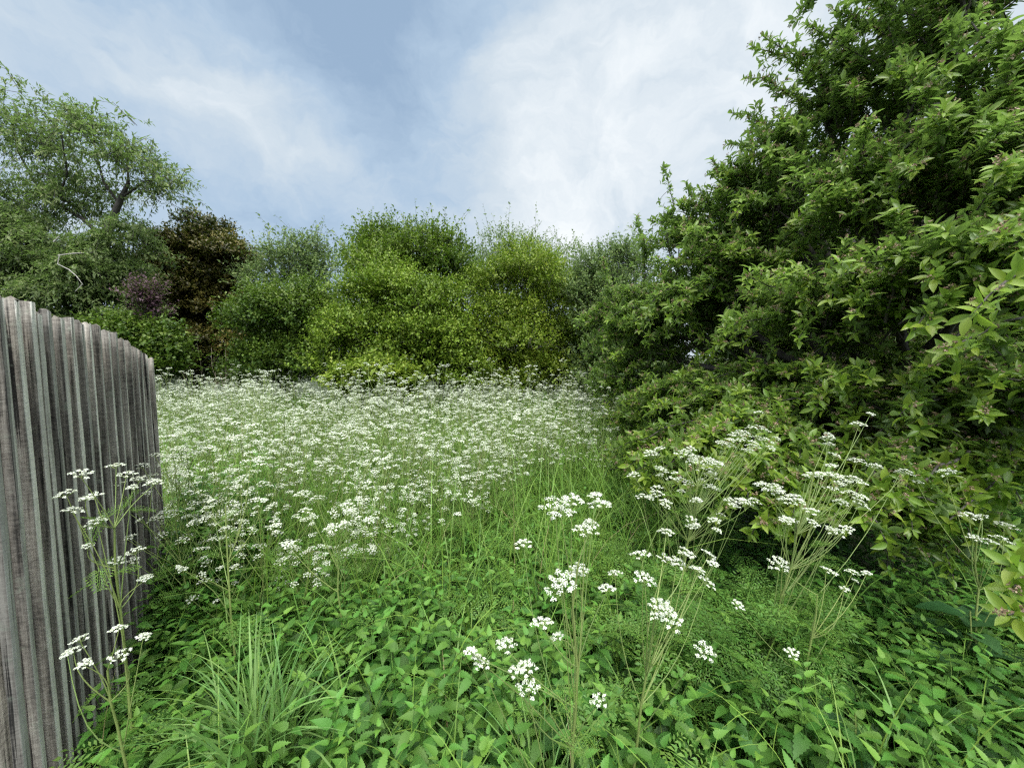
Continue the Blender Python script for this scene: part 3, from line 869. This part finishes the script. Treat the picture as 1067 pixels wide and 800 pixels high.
# ------------------------------------------------------------------ cow parsley
def umbel(g, c, ax, rad, r, nray=10, nfl=12, fl=0.0045, mi_s=0, mi_w=1):
    """compound umbel: rays from the stalk end to small domes of florets; c = centre of the flat top"""
    ax = nrm(np.asarray(ax, float))
    s = nrm(np.cross(ax, (0.33, 0.81, 0.2)))
    t = np.cross(ax, s)
    o = c - ax * rad * 0.75
    cs = []
    a0 = r.random() * 6.28
    for k in range(nray):
        q = 0.18 if k == 0 else math.sqrt((k + .3) / nray)
        a = a0 + k * 2.39996
        cs.append(c + rad * 1.12 * q * (math.cos(a) * s + math.sin(a) * t) - ax * rad * (.48 * q * q + r.normal() * .07))
    cs = np.array(cs)
    rs = (np.array([(0, -.5, 0), (1, -.5, 0), (1, .5, 0), (0, .5, 0)]), np.array([(0, 1, 2, 3)]))
    dd = cs - o
    L = np.linalg.norm(dd, axis=1)
    sc = np.stack([L, np.full(nray, .0011), np.ones(nray)], -1)
    g.batch(rs, np.tile(o, (nray, 1)), dd, rdir(nray, r), sc, np.full(nray, .6), mi_s)
    ur = rad * 0.225
    N = nray * nfl
    k = np.tile(np.arange(nfl), nray)
    q = np.sqrt((k + .3) / nfl)
    a = k * 2.39996 + np.repeat(r.random(nray) * 6, nfl)
    C = np.repeat(cs, nfl, 0)
    od = np.repeat(nrm(dd), nfl, 0)
    lat = np.cos(a)[:, None] * s + np.sin(a)[:, None] * t
    P = C + lat * (ur * q)[:, None] + ax * (ur * .55 * (1 - q * q))[:, None] + r.normal(size=(N, 3)) * .0006
    nrml = nrm(ax + lat * q[:, None] * .8 + od * .3 + r.normal(size=(N, 3)) * .25)
    g.batch(L_FLORET, P, nrm(rdir(N, r)), nrml, fl * r.uniform(.8, 1.3, N), r.random(N), mi_w)
    return o

def arc(p0, p1, up, n=5):
    """stalk from p0 that leaves outwards and ends going up"""
    p0, p1 = np.asarray(p0), np.asarray(p1)
    t = np.linspace(0, 1, n)[:, None]
    m = p0 * .45 + p1 * .55 - np.array((0, 0, up * np.linalg.norm(p1 - p0)))
    return (1 - t) ** 2 * p0 + 2 * t * (1 - t) * m + t * t * p1

def parsley_variant(r, h, nodes=3, fine=True):
    """one plant about h tall as one mesh: stem and leaves (0), petals (1), cut leaves (2)"""
    g = Geo()
    lean = r.normal(size=2) * .05 * h
    top = np.array((lean[0], lean[1], h * .86))
    main = curve((0, 0, -.05), top, 6, 0, .012, r)
    g.tube(main, np.linspace(.005, .0022, 6), 4, .35)
    def head(p, d, L, n):
        d = nrm(d)
        j = p + d * L * .5 + np.array((0, 0, L * .1))
        g.tube(arc(p, j, .05, 4), [.0024, .0022, .002, .0018], 3, .5)
        for q in range(n):
            a = q * 6.28 / n + r.random()
            e = j + (d * .5 + np.array((math.cos(a) * .45, math.sin(a) * .45, .75))) * L * r.uniform(.42, .6)
            ax = np.array((0, 0, 1.0)) + r.normal(size=3) * .18 + d * .15
            rad = r.uniform(.015, .030)
            o = umbel(g, e, ax, rad, r, 10 if fine else 8, 8 if fine else 5, .0036 if fine else .0048)
            g.tube(arc(j, o, .08, 4), [.0018, .0016, .0014, .0012], 3, .6)
    head(top, np.array((lean[0], lean[1], h * .5)), h * .2, 3)
    for k in range(nodes):
        f = .45 + .4 * k / nodes
        i0 = min(4, int(f * 5))
        p = main[i0] + (main[i0 + 1] - main[i0]) * (f * 5 - i0)
        a = r.random() * 6.28
        for s_ in range(2):
            a += 2.2
            d = np.array((math.cos(a) * .6, math.sin(a) * .6, .9))
            head(p, d, h * r.uniform(.28, .42), r.integers(2, 4))
        g.batch(L_FERN, p[None], np.array([(math.cos(a + 1), math.sin(a + 1), .35)]), np.array([(0, 0, 1.0)]), np.array([.16]), np.array([.5]), 2)
    for k in range(6):
        a = r.random() * 6.28
        g.batch(L_FERN, np.array([(0, 0, h * r.uniform(.05, .35))]), np.array([(math.cos(a), math.sin(a), .7)]), np.array([(0, 0, 1.0)]), np.array([r.uniform(.22, .34)]), np.array([r.uniform(.2, .8)]), 2)
    return g
PM = [M['stem'], M['white'], M['fern']]

def hero(label, base, umbels, node_f=(0.3, 0.4, 0.5, 0.6, 0.7, 0.8, 0.9), nleaf=4, seed=1, group=None, stemr=.0065, top=None, rad=.032, leafs=.26, sat=0.45, sc=1.0):
    """a near plant: stem, every umbel and every leaf a mesh of its own. umbels = (px, py, Y[, radius])"""
    r = np.random.default_rng(seed)
    bz = float(gh(base[0], base[1])) - .04
    loc = np.array((base[0], base[1], bz))
    root = thing('cow_parsley', label, 'wildflower', loc, group)
    U = [(at(u[0], u[1], u[2]) - loc, (u[3] if len(u) > 3 else rad) * 1.12 * sc * r.uniform(.88, 1.12)) for u in umbels]
    U += [(c + r.normal(size=3) * np.array((1, 1, .6)) * rd * 1.5, rd * r.uniform(.55, .9)) for c, rd in U for q in range(int(sat) + (r.random() < sat % 1))]
    hi = max(u[0][2] for u in U)
    cen = np.mean([u[0] for u in U], 0)
    tp = np.array((cen[0] * .75, cen[1] * .75, hi * .84)) if top is None else at(*top) - loc
    main = curve((0, 0, 0), tp, 9, 0, .006, r)
    st = Geo()
    st.tube(main, np.linspace(stemr, stemr * .45, 9), 7, .3)
    nodes = [main[min(8, int(round(f * 8)))] for f in node_f] + [tp]
    for c, rd in U:
        # the branch leaves the highest node that is clearly below the umbel
        ok = [n for n in nodes if n[2] < c[2] - .55 * np.linalg.norm((c - n)[:2]) - .05] or [nodes[0]]
        n0 = ok[-1 - int(r.integers(0, min(4, len(ok))))]
        ax = nrm(np.array((0, 0, 1.0)) + r.normal(size=3) * .16 + np.array(((c - n0)[0], (c - n0)[1], 0)) * .7)
        gu = Geo()
        o = umbel(gu, c, ax, rd, r, r.integers(10, 15), 15, .0031)
        a = arc(n0, o, .10, 7)
        a[1:-1] += r.normal(size=3) * .012 * np.sin(np.linspace(0, np.pi, 7))[1:-1, None]
        st.tube(a, np.linspace(stemr * .34, .0011, 7), 5, .5)
        gu.build('umbel', [M['stem'], M['white']], root)
        if r.random() < .5:
            gg = Geo()
            p = a[2]
            dr = nrm(np.array((*(c - n0)[:2], .2)) + r.normal(size=3) * .3)
            gg.batch(L_FERN, p[None], dr[None], np.array([(0, 0, 1.0)]), np.array([.10]), np.array([.7]))
            gg.build('leaf', M['fern'], root)
    for k in range(nleaf):
        gg = Geo()
        a = r.random() * 6.28
        f = r.uniform(.1, .55)
        p = main[int(f * 8)]
        gg.batch(L_FERN, p[None], np.array([(math.cos(a), math.sin(a), r.uniform(.1, .5))]), np.array([(0, 0, 1.0)]), np.array([leafs * r.uniform(.8, 1.2)]), np.array([r.uniform(.1, .7)]))
        gg.build('leaf', M['fern'], root)
    st.build('stem', M['stem'], root)
    return root

def gp(px, Yd):
    p = at(px, 400, Yd)
    return (p[0], p[1])
near = 'cow parsley plants close to the lens'
hero('tall cow parsley standing in the nettles at the bottom centre, long thin stem', gp(602, 1.02),
     [(578, 523, 1.08, .036), (596, 518, 1.12), (626, 522, 1.10), (610, 548, 1.05), (582, 610, 1.0), (587, 600, 1.02), (546, 563, 1.1, .022), (604, 590, 1.1, .022), (632, 610, 1.08, .02),
      (565, 645, .98, .024), (527, 668, 1.0, .022), (503, 689, 1.0, .018), (549, 692, .95, .024), (550, 713, .95, .026), (623, 727, 1.0, .02), (579, 661, 1.05, .014)],
     nleaf=6, seed=51, group=near, top=(602, 590, 1.06), node_f=(.3, .45, .6, .8))
hero('cow parsley just right of the tall bottom centre one, low cluster of white heads', gp(660, 1.25),
     [(668, 575, 1.3, .028), (672, 600, 1.25, .03), (695, 580, 1.35, .028), (718, 574, 1.35, .03), (706, 583, 1.3, .025), (740, 576, 1.4, .02), (690, 628, 1.15, .03), (700, 645, 1.12, .032), (735, 676, 1.1, .028), (738, 604, 1.3, .022), (686, 640, 1.15, .02)],
     nleaf=7, seed=52, group=near, top=(682, 640, 1.2))
hero('bushy cow parsley with the broadest mass of white heads against lowest apple leaves', gp(705, 1.95),
     [(681, 470, 2.0), (690, 487, 2.0), (668, 515, 2.0, .028), (684, 512, 1.95, .028), (700, 497, 2.0), (713, 470, 2.0, .036), (722, 478, 2.0), (735, 487, 1.95, .04), (746, 480, 1.95, .034), (740, 505, 1.95), (725, 520, 1.9), (722, 540, 1.85, .03),
      (745, 540, 1.85, .026), (765, 520, 1.85), (775, 520, 1.85, .034), (770, 452, 2.0), (795, 445, 2.0), (800, 458, 1.95), (755, 462, 2.0), (785, 463, 2.0)],
     nleaf=10, seed=53, group=near, rad=.029, sat=2.2)
hero('cow parsley with white heads in front of the dark hollow under the apple tree', gp(800, 1.65),
     [(812, 512, 1.75, .034), (822, 520, 1.7, .03), (808, 505, 1.75), (822, 540, 1.65, .028), (850, 493, 1.8), (870, 493, 1.8, .034), (885, 500, 1.75, .036), (895, 500, 1.75), (870, 508, 1.7), (845, 530, 1.65, .024), (872, 552, 1.6, .03), (893, 478, 1.85), (912, 484, 1.85),
      (945, 490, 1.85, .03), (898, 522, 1.7, .028), (895, 440, 1.9, .026), (862, 455, 1.9, .024)],
     nleaf=9, seed=54, group=near, rad=.029, sat=1.5)
hero('small cow parsley with few white heads standing in nettles before the shaded apple tree foot', gp(850, 1.55),
     [(812, 585, 1.5, .03), (825, 678, 1.3, .018), (880, 612, 1.55, .018), (888, 594, 1.55, .02), (770, 628, 1.4, .02), (862, 592, 1.55, .018)], nleaf=6, seed=55, group=near)
hero('cow parsley in the shade at the right edge under the apple branches', gp(1040, 1.75),
     [(1010, 535, 1.8, .028), (1030, 562, 1.75, .03), (1045, 560, 1.75), (985, 490, 1.85, .028), (1048, 545, 1.8), (1060, 590, 1.7, .02)], nleaf=5, seed=56, group=near)
hero('tall cow parsley rising in front of the fence, flat white heads against the dark pales', gp(112, 1.36),
     [(85, 491, 1.3, .03), (68, 512, 1.28, .028), (98, 514, 1.3, .024), (78, 529, 1.27, .03), (100, 541, 1.3, .034), (91, 567, 1.3, .02), (120, 483, 1.45, .03), (132, 492, 1.45), (145, 497, 1.5), (160, 500, 1.5, .03), (140, 572, 1.4, .032), (122, 582, 1.38, .024), (152, 600, 1.4, .02)],
     nleaf=5, seed=57, group=near, sat=.25, sc=.8)
hero('short cow parsley low beside the fence foot with five small white heads', gp(112, 1.22),
     [(82, 664, 1.15, .024), (76, 676, 1.15, .02), (87, 690, 1.12, .02), (124, 652, 1.15, .022), (124, 680, 1.12, .026), (150, 661, 1.18, .02)], nleaf=4, seed=58, group=near, rad=.022, leafs=.16, sat=.2, sc=.85)
hero('yellowing cow parsley with bent stems between the fence and the grass tuft', gp(228, 1.75),
     [(215, 528, 1.8, .02), (250, 500, 1.9, .03), (190, 592, 1.6, .016), (262, 470, 2.0, .03), (235, 548, 1.8, .014), (275, 520, 1.85, .016)], nleaf=6, seed=59, group=near)
hero('slender cow parsley left of the middle with heads just above the nettles', gp(350, 1.9),
     [(345, 548, 1.9, .03), (360, 545, 1.95), (318, 530, 1.9, .03), (300, 565, 1.85, .022), (330, 517, 2.0), (362, 525, 2.0, .03), (385, 540, 1.95, .02), (315, 512, 2.0)], nleaf=6, seed=60, group=near)

# --- the drift across the meadow: 280 plants of their own, the rest beyond as one mass
variants = []
for k in range(14):
    r = np.random.default_rng(100 + k)
    variants.append(parsley_variant(r, r.uniform(.72, 1.25)).mesh('cow_parsley_mesh', PM))
def in_drift(x, y):
    px = 533.5 + 400 * x / y
    left = px > 165 + 0 * y if True else None
    ok = (px > 150) & (px < 640) & right_of_fence(x, y, .07)
    # front edge runs from the fence end back to the apple tree
    front = np.interp(px, [130, 200, 300, 400, 480, 560, 640], [1.9, 1.8, 1.95, 2.3, 2.8, 3.4, 4.3])
    return ok & (y > front) & (y < 9.0), px
cand = [(-1.72, 1.95), (-1.78, 2.12), (-1.95, 2.3), (-1.6, 2.05), (-2.05, 2.62), (-1.7, 2.35), (-2.3, 2.62), (-2.05, 2.2), (-2.2, 2.5), (-2.35, 2.75), (-2.1, 2.75), (-1.95, 2.45), (-2.5, 3.05), (-2.2, 3.0), (-1.85, 2.15)]
rr = np.random.default_rng(77)
while len(cand) < 720:
    y = 2.0 + 6.9 * rr.random() ** 0.85
    x = (rr.uniform(150, 640) - 533.5) / 400 * y
    ok, px = in_drift(np.array(x), np.array(y))
    if not ok:
        continue
    dens = np.interp(px, [150, 420, 520, 600, 640], [1, 1, .8, .75, .7])
    # a greener gap in the middle distance on the right
    dens *= 1 - .55 * math.exp(-((px - 520) / 70) ** 2 - ((y - 3.3) / .7) ** 2)
    dens *= .12 + 1.35 * (0.5 + 0.5 * math.sin(x * 1.9 + 1.1 * math.sin(y * 1.7)) * math.cos(y * 1.3 + x * .6)) ** 1.3
    dens *= np.interp(y, [7.6, 8.9], [1, .25])
    if rr.random() > dens:
        continue
    if any((x - a) ** 2 + (y - b) ** 2 < .012 for a, b in cand):
        continue
    cand.append((x, y))
cand.sort(key=lambda c: c[1])
N_IND = 280
drift_label = 'white flowering cow parsley in the dense drift filling the meadow from fence to hedge'
for k, (x, y) in enumerate(cand[:N_IND]):
    o = bpy.data.objects.new('cow_parsley', variants[k % len(variants)])
    COL.objects.link(o)
    s_ = rr.uniform(.68, 1.08) * (1.22 if rr.random() < .12 else 1)
    if x < -1.5 and y < 2.8:
        s_ = rr.uniform(.85, 1.05)
    o.location = (x, y, float(gh(x, y)))
    o.rotation_euler = (rr.normal() * .05, rr.normal() * .05, rr.uniform(0, 6.28))
    o.scale = (s_, s_, s_)
    tag(o, drift_label, 'wildflower', 'cow parsley drift across the meadow')
vs = []
for k in range(8):
    r = np.random.default_rng(200 + k)
    gv = parsley_variant(r, r.uniform(.95, 1.25), fine=False)
    vs.append((np.concatenate(gv.V), np.concatenate(gv.F), np.concatenate(gv.T), np.concatenate(gv.MI)))
g = Geo()
def place(gv, x, y, s_):
    V, F, T, MI = gv
    a = rr.uniform(0, 6.28)
    Rm = np.array([(math.cos(a), -math.sin(a), 0), (math.sin(a), math.cos(a), 0), (0, 0, 1)])
    base = g.n
    g.V.append(V @ Rm.T * s_ + np.array((x, y, float(gh(x, y)))))
    g.F.append(F + base)
    g.T.append(T)
    g.MI.append(MI)
    g.n += len(V)
for k, (x, y) in enumerate(cand[N_IND:]):
    place(vs[k % 8], x, y, rr.uniform(.7, 1.1) * (1.2 if rr.random() < .15 else 1))
tag(g.build('distant_cow_parsley', PM), 'far part of the white cow parsley drift below the hedge', 'wildflowers', None, 'stuff')

# ------------------------------------------------------------------ nettles and other ground cover (uncountable)
def scatter(n, y0, y1, pl, pr, r, power=1.0):
    """points spread evenly over the wedge of ground between two image columns"""
    y = np.sqrt(r.random(n) * (y1 ** 2 - y0 ** 2) + y0 ** 2)
    x = (r.uniform(pl, pr, n) - 533.5) / 400 * y
    m = right_of_fence(x, y, .05)
    return x[m], y[m]

def nettles(g, x, y, h, r, tpl, Lf, K=6, mi=0, tint_add=0.0):
    tx, ty = gp(258, 1.34)
    k_ = (x - tx) ** 2 + (y - ty) ** 2 > .17 ** 2           # the big grass tuft keeps its own room
    x, y, h = x[k_], y[k_], h[k_]
    n = len(x)
    z = gh(x, y)
    lean = r.normal(size=(n, 2)) * .12
    az0 = r.random(n) * 6.28
    k = np.arange(K)
    f = .22 + .78 * (k / (K - 1)) ** .85
    for kk in range(K):
        hz = h * f[kk]
        P = np.stack([x + lean[:, 0] * hz, y + lean[:, 1] * hz, z + hz], -1)
        q = kk / (K - 1)
        for s_ in (0, np.pi):
            a = az0 + kk * np.pi / 2 + s_ + r.normal(size=n) * .22
            el = np.radians(-12 + 40 * q ** 2.2 + r.normal(size=n) * 10)
            d = np.stack([np.cos(a) * np.cos(el), np.sin(a) * np.cos(el), np.sin(el)], -1)
            up = np.stack([-np.cos(a) * np.sin(el), -np.sin(a) * np.sin(el), np.cos(el)], -1) + r.normal(size=(n, 3)) * .15
            sz = Lf * (1.05 - .62 * q ** 1.8) * r.uniform(.7, 1.2, n) * (h / .45) ** .4
            pet = .2 * sz
            tn = .05 + .75 * q ** 2.5 + r.normal(size=n) * .1 + tint_add
            g.batch(tpl, P + d * pet[:, None], d, up, sz, tn, mi)
    stv = (np.array([(0, -1, 0), (1, -.5, 0), (1, .5, 0), (0, 1, 0), (0, 0, -1), (1, 0, -.5), (1, 0, .5), (0, 0, 1)], float), np.array([(0, 1, 2, 3), (4, 5, 6, 7)]))
    g.batch(stv, np.stack([x, y, z], -1), np.stack([lean[:, 0], lean[:, 1], np.ones(n)], -1), rdir(n, r), np.stack([h, np.full(n, .0025), np.full(n, .0025)], -1), np.full(n, .3), mi)

r = np.random.default_rng(301)
g = Geo()
x, y = scatter(2150, .55, 2.3, -60, 1650, r)
hh = r.uniform(.26, .5, len(x)) * np.interp(533.5 + 400 * x / y, [0, 150, 300, 1067], [1.0, 1.05, 1, 1])
nettles(g, x, y, hh, r, L_NETTLE, .112)
A_, B_ = fence_pts[0][0], fence_pts[-1][0]
f = r.random(330) ** .75 * 1.25
off = r.uniform(.05, .42, 330)
x = A_[0] + (B_[0] - A_[0]) * f + off
y = A_[1] + (B_[1] - A_[1]) * f + off * .5
hf = np.interp(f, [0, .25, .6, 1.0, 1.25], [.12, .2, .5, .85, .9]) * r.uniform(.75, 1.12, 330)
nettles(g, x, y, hf, r, L_NETTLE, .10)
x, y = scatter(4600, 2.2, 6.2, 40, 1500, r)
nettles(g, x, y, r.uniform(.25, .5, len(x)), r, L_NETTLE_LO, .105)
x, y = scatter(5200, 7.6, 10.0, -250, 720, r)
nettles(g, x, y, r.uniform(.5, 1.0, len(x)), r, L_NETTLE_LO, .1, tint_add=-.1)
tag(g.build('nettle_carpet', M['nettle']), 'thick carpet of stinging nettles covering the foreground', 'ground cover', None, 'stuff')

# finely cut parsley leaves and cleavers between the nettles
g = Geo()
x, y = scatter(2100, 1.0, 5.5, 160, 780, r)
px_ = 533.5 + 400 * x / y
k_ = (y > 2.3) | ((px_ > 430) & (px_ < 740) & (y > 1.45))
x, y = x[k_], y[k_]
n = len(x)
a = r.random(n) * 6.28
P = np.stack([x, y, gh(x, y) + r.uniform(.1, .38, n)], -1)
g.batch(L_FERN, P, np.stack([np.cos(a), np.sin(a), r.uniform(.2, .9, n)], -1), np.tile((0, 0, 1.), (n, 1)), r.uniform(.14, .28, n), r.uniform(.2, .9, n))
x, y = scatter(170, 1.45, 2.0, 690, 870, r)
n = len(x)
a = r.random(n) * 6.28
g.batch(L_FERN, np.stack([x, y, gh(x, y) + r.uniform(.2, .62, n)], -1), np.stack([np.cos(a), np.sin(a), r.uniform(-.1, .7, n)], -1), np.tile((0, 0, 1.), (n, 1)), r.uniform(.16, .28, n), r.uniform(0, .4, n))
tag(g.build('parsley_leaves', M['fern']), 'finely cut fresh green leaves filling the ground between nettles and flowers', 'ground cover', None, 'stuff')

def bent_blades(g, P, az, L, wd, bend, r, tint, n=8):
    """grass blades that arch over: ribbons built along a bending path"""
    N = len(P)
    t = np.linspace(0, 1, n)
    th = np.radians(86) - bend[:, None] * t[None] ** 1.5          # elevation along the blade
    ds = L[:, None] / (n - 1)
    hx = np.cumsum(np.cos(th) * ds, 1)
    hz = np.cumsum(np.sin(th) * ds, 1)
    c, s_ = np.cos(az)[:, None], np.sin(az)[:, None]
    Q = np.stack([P[:, 0:1] + c * hx, P[:, 1:2] + s_ * hx, P[:, 2:3] + hz], -1)
    wv = wd[:, None] * (1 - t[None] ** 2.5) * .5 + .0003
    tw = az[:, None] + np.pi / 2 + r.normal(size=(N, 1)) * .5 + t[None] * r.normal(size=(N, 1)) * .6
    sd_ = np.stack([np.cos(tw), np.sin(tw), 0 * tw], -1)
    A, B = Q - sd_ * wv[..., None], Q + sd_ * wv[..., None]
    V = np.stack([A, B], 2).reshape(N, -1, 3)
    k = np.arange(n - 1)
    F = np.stack([2 * k, 2 * k + 1, 2 * k + 3, 2 * k + 2], -1)
    F = F[None] + (np.arange(N) * 2 * n)[:, None, None]
    g.add(V.reshape(-1, 3), F.reshape(-1, 4), np.repeat(np.clip(tint, 0, 1), 2 * n))

g = Geo()
x, y = scatter(17000, 2.0, 9.0, 120, 700, r)
n = len(x)
bent_blades(g, np.stack([x, y, gh(x, y)], -1), r.random(n) * 6.28, r.uniform(.4, 1.05, n), r.uniform(.003, .007, n), np.radians(r.uniform(15, 100, n)), r, r.uniform(.3, 1, n), 6)
x, y = scatter(700, .8, 2.2, 60, 1067, r)
n = len(x)
bent_blades(g, np.stack([x, y, gh(x, y)], -1), r.random(n) * 6.28, r.uniform(.35, .65, n), r.uniform(.004, .008, n), np.radians(r.uniform(30, 130, n)), r, r.uniform(.3, 1, n))
tag(g.build('meadow_grass', M['grass']), 'long thin grass growing among the white flowers', 'grass', None, 'stuff')

# grass tufts of their own
def tuft(label, px, Yd, n, L, spread, seed, wd=(.007, .013), bmax=140):
    r = np.random.default_rng(seed)
    bx, by = gp(px, Yd)
    loc = np.array((bx, by, float(gh(bx, by))))
    P = loc + np.stack([r.normal(size=n) * spread, r.normal(size=n) * spread, np.zeros(n)], -1)
    g = Geo()
    bent_blades(g, P, r.random(n) * 6.28, r.uniform(.6, 1.1, n) * L, r.uniform(*wd, n), np.radians(r.uniform(22, bmax, n)), r, r.uniform(.35, 1, n), 11)
    tag(g.build('grass_tuft', M['tuft'], None, tuple(loc)), label, 'grass tuft')
tuft('big bright tuft of arching broad grass blades in the nettles right of the fence', 258, 1.34, 210, .66, .055, 61, (.007, .014), 150)
tuft('small fine grass tuft at the bottom edge left of the tall centre cow parsley', 572, 1.2, 60, .5, .03, 62, (.004, .007))
tuft('sparse pale grass tuft bending over the dark leaves in the bottom right corner', 985, 1.25, 16, .6, .05, 63, (.005, .009))

# broad leaved plants
def broad(label, px, Yd, n, L, h, seed):
    r = np.random.default_rng(seed)
    bx, by = gp(px, Yd)
    loc = np.array((bx, by, float(gh(bx, by))))
    root = thing('broad_leaved_plant', label, 'plant', loc)
    s_ = Geo()
    s_.tube(curve((0, 0, 0), (0.01, 0, h), 5, 0, .02, r), np.linspace(.006, .003, 5), 6)
    s_.build('stem', M['stem'], root)
    for k in range(n):
        a = k * 2.4 + r.normal() * .2
        e = r.uniform(.0, .6)
        g = Geo()
        z = h * (.25 + .75 * k / n)
        g.batch(L_DOCK, np.array([(0, 0, z)]), np.array([(math.cos(a), math.sin(a), e)]), np.array([(-math.cos(a) * e, -math.sin(a) * e, 1)]), np.array([L * r.uniform(.7, 1.1)]), np.array([r.uniform(0, .6)]))
        g.build('leaf', M['dock'], root)
broad('dark broad leaved plant in the shade under the apple tree by the right edge', 1030, 1.75, 10, .24, .5, 71)
broad('low plant with large dark leaves in the bottom right corner', 1045, 1.15, 9, .2, .22, 72)
broad('pale broad leaf plant poking out of the nettles right of the bottom centre', 912, 1.35, 5, .13, .36, 73)

# dead stalks standing before the dark oak, past the end of the fence
for k in range(14):
    r = np.random.default_rng(400 + k)
    px = 168 + 85 * (k + r.random() * .7) / 14
    Yd = 8.2 + r.random() * .7
    bx, by = gp(px, Yd)
    loc = (bx, by, float(gh(bx, by)))
    g = Geo()
    h = r.uniform(1.3, 2.1)
    tipp = np.array((r.normal() * .15, r.normal() * .1, h))
    P = curve((0, 0, 0), tipp, 6, 0, .01, r)
    g.tube(P, np.linspace(.009, .004, 6), 5)
    for q in range(5):
        i0 = r.integers(2, 5)
        d = np.array((r.normal() * .2, r.normal() * .2, r.uniform(.15, .35)))
        g.tube(np.array([P[i0], P[i0] + d]), [.004, .002], 3)
    o = g.build('dead_stalk', M['stalk'])
    o.location = loc
    tag(o, 'dry brown dead stalk standing before the dark oak past the fence end', 'dead stalk', 'dead stalks past the end of the fence')
